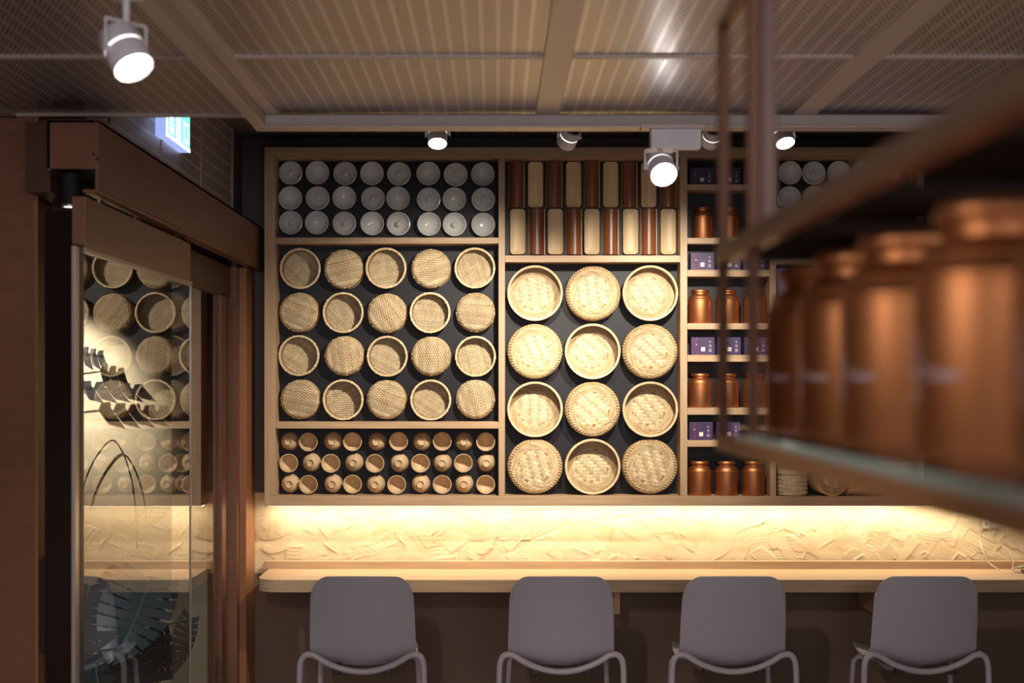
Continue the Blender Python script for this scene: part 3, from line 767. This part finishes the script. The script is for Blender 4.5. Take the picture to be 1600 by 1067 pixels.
# ---- right compartments: baskets, purple board, white pot
def lidded_basket(R=.068, H_=.155):
    t = thing('lidded_basket', (0,0,0), '', 'basket')
    def wovencyl(z0, z1, R, n=44, rows=9, bulge=.003):
        mb = MB()
        for q in range(rows):
            for k in range(n):
                a = 2*PI*(k+.5*(q % 2))/n; z = z0+(z1-z0)*(q+.5)/rows; sl = (1 if q % 2 else -1)
                M_ = Matrix.Rotation(a, 4, 'Z') @ Matrix.Translation((R, 0, z)) @ Matrix.Rotation(sl*.7, 4, 'X')
                w_, l_ = .0045, .0088
                mb.add([M_ @ Vector(p) for p in ((0,-l_,-w_),(bulge,0,-w_),(0,l_,-w_),(0,l_,w_),(bulge,0,w_),(0,-l_,w_))], [(0,1,4,5),(1,2,3,4)], random.uniform(.78,1.1))
        return mb
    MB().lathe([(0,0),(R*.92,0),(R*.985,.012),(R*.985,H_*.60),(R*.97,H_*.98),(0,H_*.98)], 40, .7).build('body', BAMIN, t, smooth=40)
    wovencyl(.006, H_*.60, R*.99).build('woven_side', BAM, t, kind='stuff')
    MB().lathe([(R*.99,H_*.64),(R*1.03,H_*.64),(R*1.03,H_*.79),(R*.99,H_*.79)], 40).build('hoop', BAM, t, smooth=40)
    ld = MB().lathe([(R*.98,H_*.80),(R*1.04,H_*.80),(R*1.04,H_*.95),(R*.95,H_),(0,H_)], 40, .95).build('lid', BAMIN, t, smooth=40)
    tp = MB(); beads(tp, R*.98, H_*.965, 36, .02, .009, .004, .8); tp.build('lid_braid', BAM, ld, kind='stuff')
    tw = twill(R*.6, .0135, H_+.0003); tw.build('woven_top', BAM, ld, kind='stuff')
    return t
base = ZZ(775,CF)+.0008
def lid_at(loc, rot, lab): place('lb', lidded_basket, loc, rot, lab, 'lidded bamboo baskets in the right compartment')
lid_at((1.372, 6.588, base), (0,0,.3), 'round lidded bamboo basket standing right of the bottom row of tins')
lid_at((1.520, 6.640, base+.0745), (PI/2, .6, .12), 'lidded bamboo basket lying on its side with woven base out')
lid_at((1.777, 6.588, base+.0740), (0, -PI/2, 0), 'bamboo basket lying on its side, third from left under the glass shelf')
RG = 'baskets in the right compartments behind the brass rack'
lid_at((1.8555, 6.588, base), (0,0,2.0), 'lidded bamboo basket at the bottom right, mostly hidden by the rack rail')
mid = ZZ(403,CF)+.0008
lid_at((1.363, 6.588, mid), (0,0,1.2), 'lidded bamboo basket at left on the shelf behind the brass rack')
place('sbFalse', None, (1.5315, 6.645, mid+.0955), (PI/2-.16,.9,0), 'woven basket with base out on the shelf behind the brass rack', RG)
lid_at((1.701, 6.588, mid), (0,0,.9), 'lidded bamboo basket upright near the middle of the shelf behind the rack')
lid_at((1.853, 6.655, mid+.0740), (PI/2, .2, 0), 'bamboo basket lying on its side at right on the shelf behind the rack')
pb_ = thing('purple_board', (XX(1322.5,6.55), 6.650, ZZ(551,6.6)), 'plain lilac board standing in the compartment behind the copper tins', 'board')
MB().box(-.302, .302, -.006, .006, -.402, .395).build('board_face', LILAC, pb_, bevel=.001)
MB().box(-.304, .304, .006, .009, -.403, .396).build('dark_frame', BLACK, pb_)
tp = thing('white_teapot', (XX(1476,6.6), 6.600, ZZ(360,CF)+.0008), 'white porcelain teapot at the far right of the cabinet', 'teapot')
MB().lathe([(0,0),(.03,0),(.045,.015),(.052,.04),(.046,.066),(.028,.078),(0,.08)], 32).build('body', PORC, tp, smooth=60)
MB().lathe([(.027,.078),(.02,.088),(.006,.092),(.008,.1),(0,.104)], 24).build('lid', PORC, tp, smooth=60)
MB().tube([(-.048,0,.035),(-.07,0,.045),(-.082,0,.07)], [.011,.008,.006], 10).build('spout', PORC, tp, smooth=60)
MB().tube([(.046+.0+.03*math.sin(a), 0, .042+.026*math.cos(a)) for a in np.linspace(.2, PI-.2, 9)], .005, 8).build('handle', PORC, tp, smooth=60)

# ------------------------------------------------------------------ counter
UF = 6.655; TF = 6.29
tz = EYE-(889-VY)*UF/F; tzf = tz; tb = tz-.056
ct = thing('counter', (0, 6.5, tz), 'long oak wall counter with upstand and rounded left end', 'counter')
xl = -1.065; r = .10; out = []
out += [(xl+r-r*math.sin(a), TF+r-r*math.cos(a)) for a in np.linspace(0, PI/2, 10)]
out = [(3.3, TF)]+out+[(xl, WY-.012), (3.3, WY-.012)]
n = len(out); mb = MB()
mb.add([(x, y-6.5, 0) for x, y in out]+[(x, y-6.5, -.056) for x, y in out], [tuple(range(n))[::-1], tuple(range(n, 2*n))]+[(k, (k+1) % n, n+(k+1) % n, n+k) for k in range(n)])
mb.build('worktop', OAK_H, ct, bevel=.002, smooth=30)
for a, b in ((413,1519),(1519.6,1545),(1545.6,1760)):
    MB().box(XX(a,UF), XX(b,UF), UF-6.5, WY-.012-6.5, 0, .0365).build('upstand', OAK_H, ct, bevel=.001)
for px in (961, 1367):
    xx = XX(px, 6.5); wd = .014 if px == 961 else .03
    MB().box(xx-wd, xx+wd, -.10, .185, -.056-.115, -.056).build('bracket', OAK_V, ct, bevel=.002)

# ------------------------------------------------------------------ chairs
def chair():
    t = thing('dining_chair', (0,0,0), '', 'chair')
    # one-piece shell: v runs from the seat front to the top of the back (y = 0 at the rear)
    prof = [(.455,.452),(.44,.468),(.38,.470),(.28,.462),(.18,.458),(.10,.462),(.055,.482),(.030,.520),(.016,.58),(.004,.65),(-.008,.72),(-.018,.78),(-.026,.825),(-.028,.842)]
    hwid = [.17,.19,.205,.212,.214,.214,.214,.214,.2135,.2115,.209,.206,.2035,.202]
    # densify
    def interp(a, m):
        t_ = np.linspace(0, len(a)-1, m); return np.interp(t_, range(len(a)), a)
    m = 50; nu = 44
    ys = interp([p[0] for p in prof], m); zs = interp([p[1] for p in prof], m); ws = interp(hwid, m)
    ker = np.array([1,2,3,2,1])/9
    sm = lambda a: np.convolve(np.concatenate([[2*a[0]-a[2],2*a[0]-a[1]], a, [2*a[-1]-a[-2],2*a[-1]-a[-3]]]), ker, 'valid')
    ys, zs = sm(ys), sm(zs)
    vs = []
    ztop = zs[-1]
    for i in range(m):
        s = i/(m-1); back = np.clip((s-.40)/.2, 0, 1); seat = 1-back
        for k in range(nu+1):
            u = -1+2*k/nu
            x = u*ws[i]; y = ys[i]; z = zs[i]
            z += seat*(.030*u*u) - .0*u; y += back*(.035*u*u)         # dished seat, wrapped back
            z += .03*u*u*max(0, 1-abs(s-.44)/.14)
            # rounded upper corners of the back: the top edge drops towards the sides
            if z > .762:
                q = min(1, max(0, abs(u)-.66)/.34); drop = 1-math.sqrt(max(0, 1-q*q))
                z = .762+(z-.762)*(1-.97*drop)-.005*u*u
            vs.append((x, y, z))
    fs = [(i*(nu+1)+k, i*(nu+1)+k+1, (i+1)*(nu+1)+k+1, (i+1)*(nu+1)+k) for i in range(m-1) for k in range(nu)]
    sh = MB().add(vs, fs).build('shell', CHAIRM, t, smooth=80)
    so = sh.modifiers.new('thick', 'SOLIDIFY'); so.thickness = .009; so.offset = 0
    bv = sh.modifiers.new('bevel', 'BEVEL'); bv.width = .003; bv.segments = 2; bv.limit_method = 'ANGLE'; bv.angle_limit = math.radians(50)
    def bez(p, n=10):
        p = [Vector(q) for q in p]; o = []
        for k in range(n+1):
            s = k/n; o.append(p[0]*(1-s)**3+p[1]*3*s*(1-s)**2+p[2]*3*s*s*(1-s)+p[3]*s**3)
        return o
    # rear arch: leg up, tight bend, sagging bow under the shell
    half = []
    yb = .012
    half += [(-.258, yb-.01, .0), (-.2535, yb-.002, .30), (-.250, yb, .455)]
    half += bez([(-.249,yb,.475),(-.245,yb,.525),(-.215,yb,.530),(-.185,yb,.515)], 8)
    half += bez([(-.16,yb,.498),(-.11,yb+.002,.468),(-.05,yb+.004,.452),(0,yb+.004,.452)], 8)[:-1]
    ctr = half+[(0, yb+.004, .452)]+[(-x, y, z) for x, y, z in half[::-1]]
    i_b = 3
    MB().tube(ctr[2:len(ctr)-2], .0125, 12).build('rear_bow', TUBEM, t, smooth=60)
    for s in (-1, 1):
        pts = [(s*abs(x), y, z) for x, y, z in half[:3]]
        lg = MB().tube(pts, .0125, 12).build('leg', TUBEM, t, smooth=60)
        fp = [(s*.218, .40, 0), (s*.212, .375, .30), (s*.206, .36, .43), (s*.19, .34, .452), (s*.12, .32, .448)]
        MB().tube(fp, .0115, 12).build('leg', TUBEM, t, smooth=60)
        MB().tube([(s*.12,.32,.448),(s*.115,.18,.440),(s*.105,yb+.01,.462)], .0105, 10).build('seat_rail', TUBEM, t, smooth=60)
        MB().box(s*.105-.016, s*.105+.016, yb-.005, yb+.05, .440, .476).build('clip', BLACK, t, bevel=.004, label='black clip under the shell')
    for (x, y) in ((-.258,yb-.01),(.258,yb-.01),(-.218,.40),(.218,.40)):
        MB().lathe([(0,0),(.014,0),(.014,.02),(0,.02)], 12).build('foot', BLACK, t, loc=(x, y, 0))
    return t
CY = 5.72
cl = ['grey plastic chair at the counter under the clay cups, first from left', 'grey plastic chair at the counter below the large bamboo trays', 'grey plastic chair at the counter below the oak tin shelves', 'grey plastic chair at the counter below the glass shelf, rightmost']
for (px, rz), lab in zip(((565,0),(877.5,.0),(1148,.01),(1449,.0)), cl):
    place('chair', chair, (XX(px, CY), CY, 0), (0,0,rz), lab, 'grey chairs along the counter')

# ------------------------------------------------------------------ brass rack with glass shelf and tins on the right
RXL = .238; d0, d1 = 2222*RXL/355, 2222*RXL/402      # depths of the far and second posts
rk = thing('hanging_rack', (.45, 1.0, 1.572), 'blurred brass hanging rack with glass shelf in the right foreground', 'rack')
ro = rk.location
def rbox(name, x0, x1, y0, y1, z0, z1, m=BRASS, bevel=.0015, **k):
    return MB().box(x0-ro.x, x1-ro.x, y0-ro.y, y1-ro.y, z0-ro.z, z1-ro.z).build(name, m, rk, bevel=bevel, **k)
ZG, ZM, ZT = 1.572, 1.752, 1.993; RW = .40; YN = .28
rbox('post', RXL-.006, RXL+.006, d0-.006, d0+.006, ZG-.016, ZT, POSTM)
rbox('post', RXL-.006, RXL+.006, d1-.006, d1+.006, ZG-.016, ZC, POSTM)
rbox('hanger_rod', RXL+.0062, RXL+.0205, d1-.007, d1+.007, ZM, ZC, BRONZE_D)
rbox('lower_rail', RXL-.008, RXL+.010, YN, d0+.006, ZG-.0225, ZG-.0065, RAILM)
rbox('middle_rail', RXL-.008, RXL+.010, YN, d0+.006, ZM-.009, ZM+.009, BRASS)
rbox('top_rail', RXL-.006, RXL+.006, YN, d0+.006, ZT-.006, ZT+.006)
for x in (RXL+RW,):
    rbox('lower_rail', x-.009, x+.009, YN, d0+.006, ZG-.0185, ZG-.0065)
    rbox('middle_rail', x-.009, x+.009, YN, d0+.006, ZM-.009, ZM+.009)
    rbox('post', x-.006, x+.006, d0-.006, d0+.006, ZG-.016, ZC)
for ya_, yb_ in ((d0-.08, d0+.005), (1.227, 1.364), (.985, 1.12), (.735, .875), (.49, .63)):
    rbox('slat', RXL+.0105, RXL+RW-.0095, ya_, yb_, ZM-.006, ZM+.006, DARKBAR)
for y in (d0, d1, .62):
    rbox('cross_bar', RXL+.010, RXL+RW-.009, y-.006, y+.006, ZG-.0185, ZG-.007, DARKBAR)
gl = MB(); gl.add([(RXL-ro.x+.0065, YN-ro.y, 0), (RXL+RW-ro.x, YN-ro.y, 0), (RXL+RW-ro.x, d0-ro.y-.007, 0), (RXL+.0065-ro.x, d0-ro.y-.007, 0)], [(0,1,2,3)])
gp = gl.build('glass_shelf', SHELFG, rk)
ge = MB().box(RXL-.009-ro.x, RXL-.0062-ro.x, YN-ro.y, d1-ro.y-.008, -.0064, 0).build('glass_edge', EDGEG, gp, bevel=.0008, label='blue green polished glass edge')
def rack_tin():
    R, H_ = .058, .163
    t = tin(R, H_)
    m = MB()
    def cyl(ph0, z0): return lambda a, b: ((R+.0005)*math.cos(-PI/2-(ph0-a/R)), (R+.0005)*math.sin(-PI/2-(ph0-a/R)), z0+b)
    ph = math.radians(92)
    for z, g in ((.071,0),(.060,1),(.0475,2),(.034,1)):
        for s in GLY[g]: stroke(m, cyl(ph, z), s, .0098, .0012)
    m.build('characters', PRINTP, t, label='pale characters in a column')
    m = MB(); f = cyl(math.radians(78), .049)
    pts = [(0,.008),(.008,.0085)]; 
    for a, b in (((0,.008),(.008,.0088)),((.004,.0085),(.003,0))): stroke(m, f, (*[q/.01 for q in a], *[q/.01 for q in b]), .01, .0012)
    prev = None
    for k in range(40):
        x = .008+.024*k/39; y = .0025+.0022*math.sin(k*1.25)+(.003 if k in (12,13,27,28) else 0)
        if prev: stroke(m, f, (prev[0]/.01, prev[1]/.01, x/.01, y/.01), .01, .0010)
        prev = (x, y)
    m.build('script_line', PRINTP, t, label='pale handwritten line')
    return t
rt = [1.423, 1.265, 1.11, 0.915, 0.729]
nm = ['farthest', 'second farthest', 'third farthest', 'fourth farthest, largest fully seen', 'nearest, cut by the frame']
for y, l_ in zip(rt, nm):
    place('rtin', rack_tin, (.328, y, ZG+.0004), (0,0,random.uniform(-.04,.04)), f'blurred copper tea tin on the glass shelf, {l_}', 'copper tea tins on the glass shelf')

# ------------------------------------------------------------------ cables and plugs at the right end of the counter
pg = thing('charger_plug', (XX(1555,6.69), 6.69, ZZ(818,6.69)), 'pale charger plug in the plaster wall at right', 'plug')
MB().box(-.015, .015, -.03, .012, -.022, .03).build('plug_body', mat('pale_plug', sr(190,178,180), .4), pg, bevel=.004)
so = thing('wall_socket', (XX(1541,6.69), 6.694, ZZ(818,6.69)), 'small white socket plate beside the charger plug', 'socket')
MB().box(-.012, .012, -.006, .006, -.024, .03).build('plate', mat('white_plate', sr(232,226,214), .4), so, bevel=.003)
MB().box(-.004, .004, -.008, -.005, -.008, .012).build('socket_slot', GASKET, so)
CABM = mat('pale_cable', sr(186,172,160), .45)
def cable(pts, label, name='charging_cable'):
    pts = [Vector(p) for p in pts]; o = []
    for i in range(len(pts)-1):
        p0, p1, p2, p3 = pts[max(i-1,0)], pts[i], pts[i+1], pts[min(i+2, len(pts)-1)]
        for k in range(8):
            s = k/8; o.append(.5*((2*p1)+(p2-p0)*s+(2*p0-5*p1+4*p2-p3)*s*s+(3*p1-p0-3*p2+p3)*s**3))
    o.append(pts[-1])
    return o
zt_ = tz+.006
A = cable([P(1532,792,6.66), P(1532,804,6.672), P(1531,840,6.676), P(1536,862,6.63), P(1546,880,6.60), (XX(1570,6.5),6.50,zt_), (XX(1581,6.45),6.46,zt_)], '')
o = MB().tube(A, .0022, 7).build('charging_cable', CABM, smooth=60); tag(o, 'pale charging cable hanging left of the plug onto the counter', 'cable')
A = cable([P(1555,829,6.66), P(1551,838,6.66), P(1562,850,6.655), P(1575,860,6.625), P(1583,876,6.60), (XX(1583,6.56),6.575,zt_)], '')
o = MB().tube(A, .0022, 7).build('charging_cable', CABM, smooth=60); tag(o, 'pale charging cable dropping from the charger plug', 'cable')
hk = thing('cable_bundle', (XX(1603,6.48), 6.50, tz), 'coiled pale cable with black connector at the right end of the counter', 'cable')
for k, (rx, ry) in enumerate(((.055,.028),(.045,.034),(.036,.024))):
    MB().tube([(rx*math.cos(a)-.01*k, ry*math.sin(a), .004+.006*k+.012*(1+math.sin(a+k))) for a in np.linspace(0, 2*PI, 25)[:-1]], .0022, 7, closed=True).build('cable_loop', CABM, hk, smooth=60)
MB().box(-.014, .03, -.011, .011, .0008, .017).build('connector', BLACK, hk, bevel=.003)

# ------------------------------------------------------------------ beyond the glass: lamp, plant, dark shapes standing in for shadows
lp = light('passage_light', 'SPOT', (-2.45, 6.35, 2.35), 300, (1,.94,.86), aim=(-2.06, 7.1, 1.58), size=.02, angle=36, blend=1)
lp2 = light('passage_light', 'SPOT', (-2.3, 5.0, 2.6), 110, (.88,.95,1), aim=(-1.72, 6.05, .7), size=.05, angle=50, blend=.7)  # added cool light to brighten the plant, no fixture of its own
lpt = thing('passage_spotlight', (-2.45, 6.33, 2.75), 'spotlight in the passage shining on the plaster wall', 'spotlight')
MB().lathe([(0,-.33),(.04,-.33),(.042,-.36),(.042,-.30),(.03,-.28),(0,-.28)], 20).build('can', WHITEM, lpt, smooth=40)
MB().tube([(0,0,0),(0,0,-.28)], .008, 8).build('stem', WHITEM, lpt)
lp2.parent = lpt; lp2.location = lp2.location-lpt.location
lp.parent = lpt; lp.location = lp.location-lpt.location
def jagged_shadow(px, py, lab, n, L_, ang):  # jagged dark cutouts standing in for shadows on the wall beyond
    t = thing('shadow_cutout', P(px, py, 7.0), lab, 'plant')
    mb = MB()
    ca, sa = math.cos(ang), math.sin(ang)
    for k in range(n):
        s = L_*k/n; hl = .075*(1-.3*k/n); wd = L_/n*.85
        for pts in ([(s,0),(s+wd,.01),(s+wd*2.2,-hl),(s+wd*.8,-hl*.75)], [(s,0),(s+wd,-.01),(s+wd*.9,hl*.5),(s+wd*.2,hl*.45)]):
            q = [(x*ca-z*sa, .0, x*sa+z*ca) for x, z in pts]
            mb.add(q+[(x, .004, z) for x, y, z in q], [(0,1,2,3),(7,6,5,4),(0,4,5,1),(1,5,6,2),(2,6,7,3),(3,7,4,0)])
    mb.build('jagged_blades', SHADOWM, t)
    MB().tube([(0,.002,0),(L_*ca,.002,L_*sa)], .004, 6).build('stalk', SHADOWM, t)
    st = MB().tube([(0,.002,0),(-.12*ca-.1,.03,-.06),(-.4,.06,.1)], .003, 6).build('stem', SHADOWM, t)
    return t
jagged_shadow(126, 606, 'jagged dark shape standing in for a wall shadow behind the door glass', 5, .32, -.03)
jagged_shadow(128, 552, 'shorter dark shape standing in for a shadow above the long one', 3, .11, -.15)
A = cable([P(122,790,7.05), P(138,738,7.05), P(158,703,7.05), P(177,688,7.05), P(194,712,7.05), P(206,752,7.05), P(212,800,7.05), P(214,860,7.05)], '')
o = MB().tube(A, .004, 7).build('black_cord', BLACK, smooth=60); tag(o, 'black arching cord on the wall behind the door glass', 'cord')
pt = thing('potted_monstera', (-1.72, 6.05, 0), 'dark green monstera plant behind the glass door', 'plant')
MB().lathe([(0,0),(.15,0),(.17,.02),(.20,.32),(.205,.34),(.19,.34),(.185,.32),(0,.31)], 32).build('pot', POT, pt, smooth=40)
def monstera_leaf(S):
    # heart outline with slits on both sides, gently arched
    mb = MB(); n = 9; ribs = []
    for s in (-1, 1):
        for k in range(n):
            u0, u1 = k/n, (k+.80)/n
            def lp_(u): return Vector((0, .9*u, .10*math.sin(u*2.2)))
            def ed(u):
                wv = .52*math.sin(PI*min(1, .22+u*.80))**.75+.02
                return Vector((s*wv, .9*u+.10-.22*(1-u)*.9+.08*u, .10*math.sin(u*2.2)-.14*wv))
            m_ = 8; a = [lp_(u0).lerp(ed(u0), j/m_)+Vector((0,0,.03*math.sin(PI*j/m_))) for j in range(m_+1)]
            b = [lp_(k/n+1/n if False else u1+.2/n*(1-j/m_ > .55)).lerp(ed(u1), j/m_)+Vector((0,0,.03*math.sin(PI*j/m_))) for j in range(m_+1)]
            vs = [p*S for p in a]+[p*S for p in b]
            fs = [(j, j+1, m_+2+j, m_+1+j) for j in range(m_)]
            mb.add(vs, fs if s > 0 else [f[::-1] for f in fs])
    return mb
pr = pt.location
for (px, py, d, S, rx, ry, rz) in ((235,905,5.9,.36,-2.15,.15,-.5),(185,985,5.85,.38,-1.9,-.2,2.6-2.2),(140,915,5.95,.30,-1.7,.2,1.0),(265,1010,5.95,.30,-2.3,.5,-1.2),(300,965,6.1,.24,-2.0,.0,-1.0),(150,1040,5.8,.34,-2.2,.1,.8),(215,900,6.2,.30,-1.2,.3,.2)):
    p = P(px, py, d); rl = p-pr
    lf = monstera_leaf(S).build('leaf', LEAF, pt, smooth=60, loc=rl, rot=(rx, ry, rz))
    MB().tube([Vector((0, .9*u*S, (.10*math.sin(u*2.2)+.004)*S)) for u in np.linspace(0, .97, 8)], [.005,.0045,.004,.0035,.003,.0025,.002,.0015], 6).build('midrib', STEM, lf, smooth=60)
    MB().tube([(0,0,.32), (rl.x*.35, rl.y*.35, .32+(rl.z-.32)*.75), (rl.x, rl.y, rl.z)], [.008,.006,.004], 7).build('stalk', STEM, pt, smooth=60)
